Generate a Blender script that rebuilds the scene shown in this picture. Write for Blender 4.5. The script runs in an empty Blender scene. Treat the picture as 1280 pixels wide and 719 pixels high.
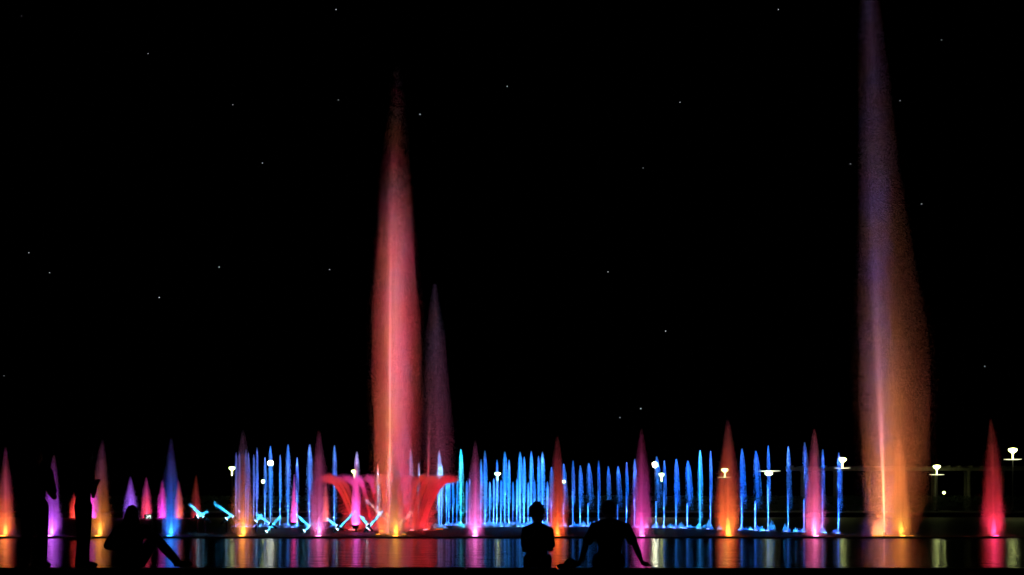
import bpy, bmesh, math, random
import numpy as np
from mathutils import Vector, Matrix, noise

# ------------------------------------------------------------------ camera, sky, exposure
S = bpy.context.scene
F = 1778.0            # focal length in photo pixels (50 mm on a 36 mm sensor, 1280 px wide)
HY = 630.0            # horizon row of the photograph
CH = 1.35             # camera height above the water
C = bpy.context.scene.collection

cam_d = bpy.data.cameras.new('camera')
cam = bpy.data.objects.new('camera', cam_d)
C.objects.link(cam)
cam.location = (0, 0, CH)
cam.rotation_euler = (math.radians(90), 0, 0)
cam_d.sensor_width = 36.0
cam_d.lens = 36.0 * F / 1280.0
cam_d.shift_y = (HY - 359.5) / 1280.0
cam_d.clip_start = 0.1
cam_d.clip_end = 9000
S.camera = cam

W = bpy.data.worlds.new('World')
S.world = W
W.use_nodes = True
wn = W.node_tree
wn.nodes.clear()
sky = wn.nodes.new('ShaderNodeTexSky')
sky.sky_type = 'NISHITA'
sky.sun_disc = False
sky.sun_elevation = math.radians(-9.0)
sky.sun_rotation = math.radians(200)
bg = wn.nodes.new('ShaderNodeBackground')
bg.inputs[1].default_value = 0.05
wo = wn.nodes.new('ShaderNodeOutputWorld')
wn.links.new(sky.outputs[0], bg.inputs[0])
wn.links.new(bg.outputs[0], wo.inputs[0])

S.view_settings.view_transform = 'Standard'
S.view_settings.look = 'None'
S.view_settings.exposure = 0.0
S.view_settings.gamma = 1.0
S.view_settings.use_curve_mapping = False
cy = S.cycles
cy.max_bounces = 5
cy.diffuse_bounces = 1
cy.glossy_bounces = 2
cy.transmission_bounces = 3
cy.sample_clamp_indirect = 6.0
cy.sample_clamp_direct = 0.0
cy.use_light_tree = True
cy.caustics_reflective = False
cy.caustics_refractive = False

rng = np.random.default_rng(7)
random.seed(7)

def PX(x, y, Y):
    """a point of the place seen at photo pixel (x, y), Y metres away"""
    return Vector(((x - 640.0) / F * Y, Y, CH + (HY - y) / F * Y))

def yat(y, z=0.0):
    """how far away a point at height z lies that shows at photo row y"""
    return F * (CH - z) / (y - HY)

# ------------------------------------------------------------------ helpers
def tag(o, label=None, cat=None, group=None, kind=None):
    if label: o['label'] = label
    if cat: o['category'] = cat
    if group: o['group'] = group
    if kind: o['kind'] = kind
    return o

def link(name, data, parent=None):
    o = bpy.data.objects.new(name, data)
    C.objects.link(o)
    if parent is not None:
        o.parent = parent
    return o

def empty(name, loc, label, cat, group=None, rz=0.0):
    o = link(name, None)
    o.empty_display_size = 0.2
    o.location = loc
    o.rotation_euler[2] = rz
    return tag(o, label, cat, group)

def bm_mesh(name, bm, mat, smooth=False):
    me = bpy.data.meshes.new(name)
    bm.to_mesh(me); bm.free()
    if smooth:
        for p in me.polygons: p.use_smooth = True
    if mat: me.materials.append(mat)
    return me

def lathe(profile, seg=20):
    """bmesh turned from (radius, z) pairs"""
    bm = bmesh.new(); rings = []
    for r, z in profile:
        if r < 1e-5:
            rings.append([bm.verts.new((0, 0, z))])
        else:
            rings.append([bm.verts.new((r * math.cos(2*math.pi*k/seg), r * math.sin(2*math.pi*k/seg), z)) for k in range(seg)])
    for a, b in zip(rings, rings[1:]):
        for k in range(seg):
            k2 = (k + 1) % seg
            if len(a) == 1 and len(b) == 1: continue
            if len(a) == 1: bm.faces.new((a[0], b[k2], b[k]))
            elif len(b) == 1: bm.faces.new((a[k], a[k2], b[0]))
            else: bm.faces.new((a[k], a[k2], b[k2], b[k]))
    bmesh.ops.recalc_face_normals(bm, faces=bm.faces)
    return bm

def box(bm, x0, x1, y0, y1, z0, z1):
    v = [bm.verts.new(p) for p in ((x0,y0,z0),(x1,y0,z0),(x1,y1,z0),(x0,y1,z0),(x0,y0,z1),(x1,y0,z1),(x1,y1,z1),(x0,y1,z1))]
    for f in ((0,3,2,1),(4,5,6,7),(0,1,5,4),(1,2,6,5),(2,3,7,6),(3,0,4,7)):
        bm.faces.new([v[i] for i in f])

def tube(bm, pts, radii, seg=8):
    pts = [Vector(p) for p in pts]; rings = []
    for i, p in enumerate(pts):
        d = (pts[min(i+1, len(pts)-1)] - pts[max(i-1, 0)]).normalized()
        a = d.orthogonal().normalized(); b = d.cross(a)
        rings.append([bm.verts.new(p + (a*math.cos(2*math.pi*k/seg) + b*math.sin(2*math.pi*k/seg)) * radii[i]) for k in range(seg)])
    for a, b in zip(rings, rings[1:]):
        for k in range(seg):
            bm.faces.new((a[k], a[(k+1) % seg], b[(k+1) % seg], b[k]))
    bm.faces.new(rings[0][::-1]); bm.faces.new(rings[-1])

# ------------------------------------------------------------------ materials
def new_mat(name):
    m = bpy.data.materials.new(name); m.use_nodes = True
    nt = m.node_tree
    return m, nt, nt.nodes['Principled BSDF']

def plain(name, col, rough=0.6, metal=0.0, nscale=6.0, nstr=0.15):
    m, nt, b = new_mat(name)
    tx = nt.nodes.new('ShaderNodeTexNoise'); tx.inputs['Scale'].default_value = nscale
    tx.inputs['Detail'].default_value = 6
    tc = nt.nodes.new('ShaderNodeTexCoord'); nt.links.new(tc.outputs['Object'], tx.inputs['Vector'])
    rp = nt.nodes.new('ShaderNodeValToRGB')
    rp.color_ramp.elements[0].position = 0.3; rp.color_ramp.elements[1].position = 0.7
    rp.color_ramp.elements[0].color = tuple(c*(1-nstr*2) for c in col) + (1,)
    rp.color_ramp.elements[1].color = tuple(min(1, c*(1+nstr)) for c in col) + (1,)
    nt.links.new(tx.outputs['Fac'], rp.inputs[0]); nt.links.new(rp.outputs[0], b.inputs['Base Color'])
    bp = nt.nodes.new('ShaderNodeBump'); bp.inputs['Strength'].default_value = 0.2; bp.inputs['Distance'].default_value = 0.01
    nt.links.new(tx.outputs['Fac'], bp.inputs['Height']); nt.links.new(bp.outputs[0], b.inputs['Normal'])
    b.inputs['Roughness'].default_value = rough; b.inputs['Metallic'].default_value = metal
    return m

def glow(name, col, strength, sampled=False):
    m = bpy.data.materials.new(name); m.use_nodes = True
    nt = m.node_tree; nt.nodes.clear()
    e = nt.nodes.new('ShaderNodeEmission'); e.inputs[0].default_value = (*col, 1); e.inputs[1].default_value = strength
    o = nt.nodes.new('ShaderNodeOutputMaterial'); nt.links.new(e.outputs[0], o.inputs[0])
    m.cycles.emission_sampling = 'FRONT' if sampled else 'NONE'
    return m

def drops_mat():
    m = bpy.data.materials.new('spray_drops'); m.use_nodes = True
    nt = m.node_tree; nt.nodes.clear()
    d = nt.nodes.new('ShaderNodeBsdfDiffuse'); d.inputs[0].default_value = (0.86, 0.88, 0.9, 1)
    o = nt.nodes.new('ShaderNodeOutputMaterial'); nt.links.new(d.outputs[0], o.inputs[0])
    return m
M_DROP = drops_mat()
M_STEEL = plain('dark_steel', (0.05, 0.05, 0.055), 0.45, 0.6)
M_POST = plain('painted_post', (0.06, 0.065, 0.06), 0.5)
M_STONE = plain('kerb_stone', (0.22, 0.21, 0.2), 0.7, 0, 3.0, 0.25)
M_GROUND = plain('paving', (0.09, 0.088, 0.082), 0.85, 0, 1.5, 0.25)
M_CONC = plain('pergola_concrete', (0.26, 0.245, 0.19), 0.8, 0, 2.0, 0.2)
M_SKIN = plain('skin', (0.36, 0.22, 0.15), 0.55)
M_HAIR = plain('hair', (0.015, 0.012, 0.01), 0.5, 0, 40)
M_HAIR2 = plain('brown_hair', (0.03, 0.018, 0.012), 0.5, 0, 40)
M_NAVY = plain('navy_cloth', (0.02, 0.022, 0.04), 0.9, 0, 30)
M_BLACK = plain('black_cloth', (0.012, 0.012, 0.013), 0.9, 0, 30)
M_OLIVE = plain('olive_shirt', (0.12, 0.105, 0.06), 0.9, 0, 30)
M_JEAN = plain('denim', (0.03, 0.04, 0.07), 0.9, 0, 60)
M_GREY = plain('grey_cloth', (0.05, 0.05, 0.055), 0.9, 0, 30)
M_BAG = plain('bag_fabric', (0.03, 0.025, 0.02), 0.8, 0, 20)
M_LEAF = plain('hedge_leaf', (0.05, 0.09, 0.03), 0.6)

def water_mat(name, rough, base, bump_d, sx, sy, spec=0.5):
    m, nt, b = new_mat(name)
    b.inputs['Base Color'].default_value = (*base, 1)
    b.inputs['Roughness'].default_value = rough
    b.inputs['IOR'].default_value = 1.33
    tc = nt.nodes.new('ShaderNodeTexCoord')
    mp = nt.nodes.new('ShaderNodeMapping'); mp.inputs['Scale'].default_value = (sx, sy, 1)
    nt.links.new(tc.outputs['Object'], mp.inputs[0])
    n1 = nt.nodes.new('ShaderNodeTexNoise'); n1.inputs['Scale'].default_value = 1.0; n1.inputs['Detail'].default_value = 3
    n1.inputs['Distortion'].default_value = 0.6
    nt.links.new(mp.outputs[0], n1.inputs['Vector'])
    bp = nt.nodes.new('ShaderNodeBump'); bp.inputs['Strength'].default_value = 1.0
    bp.inputs['Distance'].default_value = bump_d
    nt.links.new(n1.outputs['Fac'], bp.inputs['Height']); nt.links.new(bp.outputs[0], b.inputs['Normal'])
    return m
M_WATER = water_mat('pool_water', 0.11, (0.002, 0.003, 0.004), 0.050, 0.55, 2.6)
M_FROTH = water_mat('churned_water', 0.48, (0.06, 0.063, 0.066), 0.05, 1.2, 2.2)

# ------------------------------------------------------------------ the setting
GZ = 0.49           # promenade level above the water
NEAR, FAR, PX0, PX1 = 18.62, 142.0, -120.0, 120.0
KERB_Y = 56.4

def grid_quads(name, quads, mat):
    bm = bmesh.new()
    for q in quads: bm.faces.new([bm.verts.new(p) for p in q])
    bmesh.ops.recalc_face_normals(bm, faces=bm.faces)
    return bm_mesh(name, bm, mat)
B = 3000.0
g = link('ground', grid_quads('ground', [
    ((-B,-B,GZ),(B,-B,GZ),(B,NEAR,GZ),(-B,NEAR,GZ)),
    ((-B,NEAR,GZ),(PX0,NEAR,GZ),(PX0,FAR,GZ),(-B,FAR,GZ)),
    ((PX1,NEAR,GZ),(B,NEAR,GZ),(B,FAR,GZ),(PX1,FAR,GZ)),
    ((-B,FAR,GZ),(B,FAR,GZ),(B,B,GZ),(-B,B,GZ)),
    ((PX0,FAR,GZ),(PX1,FAR,GZ),(PX1,FAR,-.4),(PX0,FAR,-.4)),
    ((PX0,NEAR,-.4),(PX1,NEAR,-.4),(PX1,NEAR,GZ),(PX0,NEAR,GZ)),
    ((PX0,NEAR,GZ),(PX0,FAR,GZ),(PX0,FAR,-.4),(PX0,NEAR,-.4)),
    ((PX1,NEAR,GZ),(PX1,FAR,GZ),(PX1,FAR,-.4),(PX1,NEAR,-.4))], M_GROUND))
for p in g.data.polygons:
    if abs(p.normal.z) > .5 and p.normal.z < 0: p.flip()
tag(g, kind='structure')
w1 = link('pool_water', grid_quads('pool_water', [((PX0,NEAR,0),(PX1,NEAR,0),(PX1,KERB_Y,0),(PX0,KERB_Y,0))], M_WATER))
w2 = link('fountain_basin_water', grid_quads('fountain_basin_water', [((PX0,KERB_Y,0.004),(PX1,KERB_Y,0.004),(PX1,FAR,0.004),(PX0,FAR,0.004))], M_FROTH))
for w in (w1, w2):
    if w.data.polygons[0].normal.z < 0: w.data.polygons[0].flip()
    tag(w, kind='structure')

# low stone kerb between the still water and the churned fountain basin: one block after another
kb = empty('basin_kerb', (0, KERB_Y, 0), 'long low dark stone kerb between still water and fountain jets', 'kerb')
bm = bmesh.new(); box(bm, -0.995, 0.995, -0.17, 0.17, -0.4, 0.055)
bmesh.ops.bevel(bm, geom=[e for e in bm.edges if all(v.co.z > 0 for v in e.verts)], offset=0.02, segments=1, affect='EDGES')
stone_me = bm_mesh('kerb_stone', bm, M_STONE)
for i in range(-22, 23):
    o = link('kerb_stone', stone_me, kb)
    o.location = (i*2.0, random.uniform(-.01, .01), random.uniform(-.008, .008))

# edge slabs of the promenade the people sit on
eb = empty('promenade_edge', (0, NEAR, GZ), 'dark stone slab edge of the promenade along the water', 'edging')
bm = bmesh.new(); box(bm, -0.59, 0.59, -0.45, 0.06, -0.1, 0.025)
bmesh.ops.bevel(bm, geom=list(bm.edges), offset=0.012, segments=1, affect='EDGES')
slab_me = bm_mesh('edge_slab', bm, M_STONE)
for i in range(-9, 10):
    o = link('edge_slab', slab_me, eb); o.location = (i*1.2, 0, random.uniform(-.004, .004))

# ------------------------------------------------------------------ spray: clouds of small drops
TET = np.array([(1,1,1),(1,-1,-1),(-1,1,-1),(-1,-1,1)], float) / math.sqrt(3)
TF = np.array([(0,1,2),(0,3,1),(0,2,3),(1,3,2)])
def drops(name, pos, r, mat=None):
    pos = np.asarray(pos, float); n = len(pos); r = np.broadcast_to(r, n)
    q = rng.normal(size=(n, 4)); q /= np.linalg.norm(q, axis=1)[:, None]
    w, x, y, z = q.T
    R = np.stack([np.stack([1-2*(y*y+z*z), 2*(x*y-z*w), 2*(x*z+y*w)], 1),
                  np.stack([2*(x*y+z*w), 1-2*(x*x+z*z), 2*(y*z-x*w)], 1),
                  np.stack([2*(x*z-y*w), 2*(y*z+x*w), 1-2*(x*x+y*y)], 1)], 1)
    v = np.einsum('nij,kj->nki', R, TET) * r[:, None, None] + pos[:, None, :]
    f = (TF[None] + 4*np.arange(n)[:, None, None]).reshape(-1)
    me = bpy.data.meshes.new(name)
    me.vertices.add(4*n); me.vertices.foreach_set('co', v.astype(np.float32).ravel())
    me.loops.add(12*n); me.loops.foreach_set('vertex_index', f.astype(np.int32))
    me.polygons.add(4*n); me.polygons.foreach_set('loop_start', np.arange(0, 12*n, 3, dtype=np.int32))
    me.update(calc_edges=True)
    me.materials.append(mat or M_DROP)
    return me

M_MIST = bpy.data.materials.new('mist_drops'); M_MIST.use_nodes = True
_nt = M_MIST.node_tree; _nt.nodes.clear()
_d = _nt.nodes.new('ShaderNodeBsdfDiffuse'); _d.inputs[0].default_value = (0.88, 0.9, 0.92, 1)
_t = _nt.nodes.new('ShaderNodeBsdfTranslucent'); _t.inputs[0].default_value = (0.88, 0.9, 0.92, 1)
_m = _nt.nodes.new('ShaderNodeMixShader'); _o = _nt.nodes.new('ShaderNodeOutputMaterial')
_nt.links.new(_d.outputs[0], _m.inputs[1]); _nt.links.new(_t.outputs[0], _m.inputs[2]); _nt.links.new(_m.outputs[0], _o.inputs[0])
TRI = np.array([(1, 0, 0), (-.5, .866, 0), (-.5, -.866, 0)])
def mist(name, pos, r):
    """very fine spray, too small to pick apart: one splash-flattened droplet per triangle"""
    pos = np.asarray(pos, np.float32); n = len(pos); r = np.broadcast_to(r, n).astype(np.float32)
    a = rng.normal(size=(n, 3)).astype(np.float32); a /= np.linalg.norm(a, axis=1)[:, None]
    b = rng.normal(size=(n, 3)).astype(np.float32); b -= a*(a*b).sum(1)[:, None]; b /= np.linalg.norm(b, axis=1)[:, None]
    v = pos[:, None, :] + r[:, None, None]*(TRI[None, :, 0:1]*a[:, None, :] + TRI[None, :, 1:2]*b[:, None, :])
    me = bpy.data.meshes.new(name)
    me.vertices.add(3*n); me.vertices.foreach_set('co', v.astype(np.float32).ravel())
    me.loops.add(3*n); me.loops.foreach_set('vertex_index', np.arange(3*n, dtype=np.int32))
    me.polygons.add(n); me.polygons.foreach_set('loop_start', np.arange(0, 3*n, 3, dtype=np.int32))
    me.update(calc_edges=True)
    me.materials.append(M_MIST)
    return me

def sample_axis(n, s, d):
    """n values between 0 and 1 with density table d over s"""
    t = np.linspace(0, 1, 400); c = np.cumsum(np.interp(t, s, d)); c = c / c[-1]
    return np.interp(rng.random(n), c, t)

def disc(n, power=0.5):
    a = rng.random(n) * 2 * math.pi; r = rng.random(n) ** power
    return r*np.cos(a), r*np.sin(a)

CS  = [0, .10, .21, .35, .49, .65, .77, .89, .96, 1.0]
CWP = [1.0, .97, .91, .84, .75, .58, .43, .27, .18, .11]
CDN = [1.0, 1.0, .95, .86, .74, .58, .44, .32, .22, .08]
def cone_mesh(name, H, w, n, lean=0.0, r=0.0050, wob=0.09, extra_core=0.10):
    s = sample_axis(n, CS, [c*d + .005 for c, d in zip(CWP, CDN)])
    s = np.clip(s + rng.normal(size=n)*.018, 0, 1.06)
    wid = np.interp(s, CS, CWP) * w
    ph = rng.random(6) * 6.28
    a, b = disc(n, 0.62)
    k_ = 34; sa, sb = disc(k_, .45); st = rng.integers(0, k_, n); mk = np.where(rng.random(n) < .5, .78, 0)
    top = .55 + .5*rng.random(k_)                  # each strand falls back at its own height
    mk = np.where(s > top[st], 0, mk)
    a = a*(1-mk) + sa[st]*mk; b = b*(1-mk) + sb[st]*mk
    halo = np.where(rng.random(n) < .22, 1 + .5*rng.random(n), 1.0)
    ang = np.arctan2(b, a)
    rag = halo*(1 + wob*np.sin(3*ang + 5*s + ph[0]) + wob*np.sin(2*ang - 9*s + ph[1]) + .5*wob*np.sin(5*ang+17*s+ph[2]))
    x = a*wid*rag + lean*s*s*H; y = b*wid*rag; z = s*H
    pos = [np.stack([x, y, z], 1)]
    m = int(n*extra_core)
    sc = rng.random(m)**1.5*.8
    g1 = rng.normal(size=(m, 2)) * (.03 + .10*sc[:, None])*w
    pos.append(np.stack([g1[:,0] + lean*sc*sc*H, g1[:,1], sc*H], 1))
    # froth thrown up round the nozzle
    m = int(n*.10)
    a, b = disc(m, .7); hh = rng.random(m)**1.6
    pos.append(np.stack([a*w*(.26-.14*hh), b*w*(.26-.14*hh), hh*.15*H], 1))
    m = int(n*.05)                 # splash ring on the water
    a, b = disc(m, .5)
    pos.append(np.stack([a*w*1.7, b*w*1.7, rng.random(m)**3*.12], 1))
    p = np.concatenate(pos)
    return mist(name, p, r*(.6 + .8*rng.random(len(p))))

# lamp housing and lens, shared by all the under-water lamps
house_me = bm_mesh('housing', lathe([(0, -.12), (.11, -.12), (.13, -.02), (.15, .02), (.14, .035), (.12, .03)], 14), M_STEEL, True)
def lens_mesh(col, k):
    return bm_mesh('lens', lathe([(.118, .03), (.10, .05), (.06, .066), (0, .072)], 14), glow('lens_glow', col, k), True)
LENS = {}
def area(parent, col, P, R, spread, loc=(0, 0, 0.08), aim=(0, 0, 1)):
    l = bpy.data.lights.new('lamp_beam', 'AREA')
    l.shape = 'DISK'; l.size = 2*R; l.energy = P; l.color = col; l.spread = math.radians(spread)
    l.use_shadow = False      # drops pass the light on up the column instead of stopping it
    o = link('lamp_beam', l, parent)
    o.location = loc
    o.rotation_euler = Vector(aim).to_track_quat('-Z', 'Y').to_euler()
    return o

def lamp(parent, col, k, loc=(0, 0, 0), sc=1.0):
    key = (tuple(col), k)
    if key not in LENS: LENS[key] = lens_mesh(col, k)
    h = link('lamp', house_me, parent); h.location = loc; h.scale = (sc,)*3
    link('lens', LENS[key], h)
    return h

nozzle_me = bm_mesh('nozzle', lathe([(.035, -.3), (.035, .02), (.028, .10), (.02, .12), (0, .12)], 10), M_STEEL, True)

# ------------------------------------------------------------------ the front row of spray cones
CONE_ME = [cone_mesh('spray', 4.1, 0.60, 130000, 0.0), cone_mesh('spray', 4.1, 0.60, 130000, 0.03)]
YEL, ORA, RED = (1, .42, .04), (1, .16, .015), (1, .03, .015)
PINK, MAG, VIO = (1, .06, .42), (1, .05, .70), (.50, .08, 1)
BLU, CYA, DPU, ROSE = (.02, .22, 1), (.0, .50, 1), (.22, .10, .55), (1, .10, .16)
SAL = (1, .22, .12)
ORD = ['next', 'second', 'third', 'fourth', 'fifth', 'sixth', 'seventh', 'eighth', 'ninth', 'tenth', 'eleventh', 'twelfth']
def rank(x, xs):
    """which one a thing at x is, counted from the spray cone before it, and the names of the two cones it stands between"""
    lo = max((c for c in cones if c[0] <= x), key=lambda c: c[0]); hi = min((c for c in cones if c[0] > x), key=lambda c: c[0])
    k = sorted(q for q in xs if lo[0] <= q < hi[0]).index(x)
    return ORD[k], lo[9], hi[9]
G1 = 'tall spray cones in the front row of the fountain'
# x, lamp y, apex x, apex y, half width px, burst colour, beam colour, tip colour, powers, label
cones = [
 (7, 671, 10, 560, 15, YEL, (1,.035,.012), (.30,.09,.50), (1.0, .9, .6), 'red-orange', 'red-orange spray cone with violet tip beside two standing onlookers'),
 (65, 671, 74, 570, 15, (1,.25,1), (.45,.03,1), (.25,.09,.7), (1.2, .9, .5), 'violet', 'magenta and violet spray cone seen between two standing onlookers'),
 (125, 671, 130, 551, 18, YEL, (1,.12,.01), (.34,.09,.24), (1.0, .5, .45), 'amber', 'amber spray cone with dim violet top beside slim standing onlooker'),
 (214, 671, 215, 548, 17, (.03,.40,1), (.01,.05,1), (.25,.14,.55), (1.2, .8, .5), 'blue', 'blue spray cone with dim violet top beside seated picture taker'),
 (304, 671, 301, 540, 20, YEL, (1,.11,.02), (.30,.11,.45), (1.2, .55, .55), 'orange', 'orange spray cone with violet top among first thin blue jets'),
 (399, 671, 402, 540, 20, (1,.25,.7), (1,.025,.22), (.42,.08,.42), (1.8, .65, .6), 'hot pink', 'hot pink spray cone with purple top left of the red water crown'),
 (495, 671, 493, 556, 16, YEL, (1,.10,.03), (.20,.05,.16), (1.5, .16, .35), 'purple-brown', 'dim purple-brown spray cone with amber base in front of tall red jet'),
 (594, 671, 592, 553, 17, (1,.35,1), (1,.012,.32), (.35,.06,.25), (1.8, .9, .35), 'magenta', 'magenta spray cone with fading dark tip beside the red water crown'),
 (697, 671, 697, 546, 18, (1,.22,.02), (1,.035,.015), (.50,.07,.12), (1.0, .75, .45), 'red', 'red spray cone with orange base between the two seated onlookers'),
 (802, 671, 801, 538, 18, (1,.20,.8), (1,.015,.35), (.70,.06,.26), (.9, .75, .7), 'magenta-purple', 'magenta-purple spray cone beside the man leaning back on his arms'),
 (910, 671, 912, 526, 22, YEL, (1,.03,.018), (1,.13,.14), (1.8, 1.4, .8), 'orange-red', 'bright orange-red spray cone among the right-hand thin blue jets'),
 (1018, 671, 1016, 539, 18, (1,.35,.8), (1,.03,.22), (1,.12,.06), (1.8, 1.2, 2.0), 'pink', 'pink spray cone turning salmon orange towards its tip'),
 (1126, 671, 1121, 540, 18, (1,.50,.04), (1,.12,.05), (1,.14,.06), (2.0, 1.1, .8), 'coral', 'coral spray cone with yellow base in front of tall brown-orange jet'),
 (1242, 671, 1236, 526, 20, (1,.06,.30), (1,.014,.010), (1,.10,.05), (1.0, 1.0, .9), 'lone red', 'red spray cone standing alone beyond the tall brown-orange jet'),
]
CY = 57.6
for i, (bx_, by_, ax_, ay_, hw, c1, c2, c3, pw, short, lab) in enumerate(cones):
    loc = PX(bx_, HY, CY); loc.z = 0.0
    t = empty('spray_cone', loc, lab, 'water jet', G1)
    H = (by_ - ay_) / F * CY
    lean = (ax_ - bx_) / F * CY
    me = CONE_ME[0] if abs(lean) < .12 else CONE_ME[1]
    sp = link('spray', me, t); tag(sp, kind='stuff')
    ws = hw / F * CY / .60
    ws *= .80; sp.scale = (ws, ws, H / 4.1); sp.rotation_euler[2] = (0 if lean > 0 else math.pi) if me is not CONE_ME[0] else i*1.3
    link('nozzle', nozzle_me, t)
    lamp(t, c1, 6.0, (0, -.30, 0.02))
    area(t, c1, 3.0*pw[0], .04, 105)
    area(t, c2, 3.0*pw[1], .28, 60)
    area(t, c2, 9.0*pw[1], .16, 110)
    area(t, c3, 1.3*pw[2], .42, 10)

# smaller cones far behind on the left
G2 = 'small spray cones far across the pool'
BACK_ME = cone_mesh('spray', 3.9, .55, 26000, 0.0, 0.011)
backs = [(93, 648, 615, 8, (1,.05,.03), .6, 'tiny dim red far spray cone between the two standing onlookers'),
         (117, 648, 596, 10, MAG, 1.6, 'bright pink far spray cone half hidden by slim standing onlooker'),
         (163, 648, 596, 9, (.35,.12,1), 1.2, 'violet-blue far spray cone behind the head of the picture taker'),
         (183, 648, 597, 8, (1,.05,.10), .9, 'crimson far spray cone above the glowing camera screen'),
         (203, 648, 600, 7, MAG, 1.2, 'pink far spray cone just behind the blue spray cone'),
         (223, 648, 600, 7, (1,.12,.04), 1.0, 'orange far spray cone just behind the blue spray cone'),
         (245, 648, 594, 7, (.8,.04,.06), .25, 'very dim red far spray cone beside slanting cyan jets')]
for x, by_, ay_, hw, c, p, lab in backs:
    Y = 128.0
    loc = PX(x, HY, Y); loc.z = 0
    t = empty('far_spray_cone', loc, lab, 'water jet', G2)
    sp = link('spray', BACK_ME, t); tag(sp, kind='stuff')
    ws = hw / F * Y / .55; sp.scale = (ws, ws, (by_-ay_)/F*Y/3.9); sp.rotation_euler[2] = x
    lamp(t, c, 5.0, (0, -.4, .05), 1.6)
    area(t, c, 12*p, .25, 80); area(t, c, 3.0*p, .4, 30)

# pink cones standing inside the ring
midc = [(445, 654, 566, 6.5, (1,.12,.80), 68.0, 'slim bright magenta spray cone under the lamp by the red crown'),
        (368, 651, 590, 5.5, (1,.06,.40), 84.0, 'slim rosy spray cone among the left thin blue jets'),
        (407, 650, 596, 5.0, (1,.12,.05), 90.0, 'slim orange spray cone just behind the hot pink spray cone')]
for x, by_, ay_, hw, c, Y, lab in midc:
    loc = PX(x, HY, Y); loc.z = CH + (HY-by_)/F*Y - .12
    t = empty('slim_spray_cone', loc, lab, 'water jet', 'slim spray cones inside the ring')
    sp = link('spray', BACK_ME, t); tag(sp, kind='stuff')
    ws = hw / F * Y / .55; sp.scale = (ws, ws, (by_-ay_)/F*Y/3.9); sp.rotation_euler[2] = x
    pipe = bmesh.new(); tube(pipe, [(0,0,-loc.z-.3), (0,0,.05)], [.05,.05])
    link('riser_pipe', bm_mesh('riser_pipe', pipe, M_STEEL), t)
    lamp(t, c, 8.0, (0, -.2, .0), 1.2)
    area(t, c, 12, .2, 70); area(t, c, 1.6, .3, 20)

# ------------------------------------------------------------------ the tall jets
def tall_mesh(name, Y, bx_, base_y, rows, n, r, core, streaks=9):
    """rows: (photo row, left edge, right edge, weight); core: [(row, x)]; relative to base"""
    rows = sorted(rows, key=lambda q: -q[0])
    k = Y / F
    zs = [(base_y - q[0])*k for q in rows]
    H = zs[-1]
    s = [z/H for z in zs]
    cx = [((q[1]+q[2])/2 - bx_)*k for q in rows]; hw = [(q[2]-q[1])/2*k for q in rows]
    d = [max(h, .05)*q[3] for h, q in zip(hw, rows)]
    u = sample_axis(n, s, d)
    a, b = disc(n, .66)
    halo = np.where(rng.random(n) < .15, 1 + .3*rng.random(n), 1.0)
    ang = np.arctan2(b, a)
    rag = 1*halo + .05*np.sin(3*ang+7*u) + .05*np.sin(2*ang-13*u) + .03*np.sin(5*ang+31*u)
    # long soft streaks: part of the drops gather along drifting strands
    st = rng.integers(0, streaks, n); sa, sb = disc(streaks, .5)
    mixk = np.where(rng.random(n) < .35, .55, 0.0)
    a = a*(1-mixk) + sa[st]*mixk; b = b*(1-mixk) + sb[st]*mixk
    x = np.interp(u, s, cx) + a*np.interp(u, s, hw)*rag
    y = b*np.interp(u, s, hw)*rag
    pos = [np.stack([x, y, u*H], 1)]
    cr = sorted(core, key=lambda q: -q[0])
    cz = np.array([(base_y-q[0])*k for q in cr]); cxx = np.array([(q[1]-bx_)*k for q in cr]); cw = np.array([q[2]*k for q in cr])
    m = int(n*.13); z = sample_axis(m, [0, .45, .75, 1], [1.0, .55, .08, 0])*cz[-1]
    gg = rng.normal(size=(m, 2))*np.interp(z, cz, cw)[:, None]
    pos.append(np.stack([np.interp(z, cz, cxx)+gg[:,0], gg[:,1], z], 1))
    m = int(n*.03); a, b = disc(m, .6); hh = rng.random(m)**2
    pos.append(np.stack([a*hw[0]*.9, b*hw[0]*.9, hh*.7], 1))
    p = np.concatenate(pos)
    return mist(name, p, r*(.6+.8*rng.random(len(p)))), H

def tall(name, lab, x, Y, base_y, rows, n, r, core, lamps, lensc):
    loc = PX(x, HY, Y); loc.z = 0
    t = empty(name, loc, lab, 'water jet')
    me, H = tall_mesh('spray', Y, x, base_y, rows, n, r, core)
    sp = link('spray', me, t); tag(sp, kind='stuff')
    link('nozzle', nozzle_me, t).scale = (2.2, 2.2, 1.5)
    k = Y / F
    for (lx, col, P, R, spread, ax) in lamps:
        o = ((lx-x)*k, -.25, 0.08)
        area(t, col, P, R, spread, o, ((ax-lx)*k, 0.25, H))
        lamp(t, lensc, 1.6, ((lx-x)*k, -.5, 0.0), 1.0)
    return t

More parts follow.
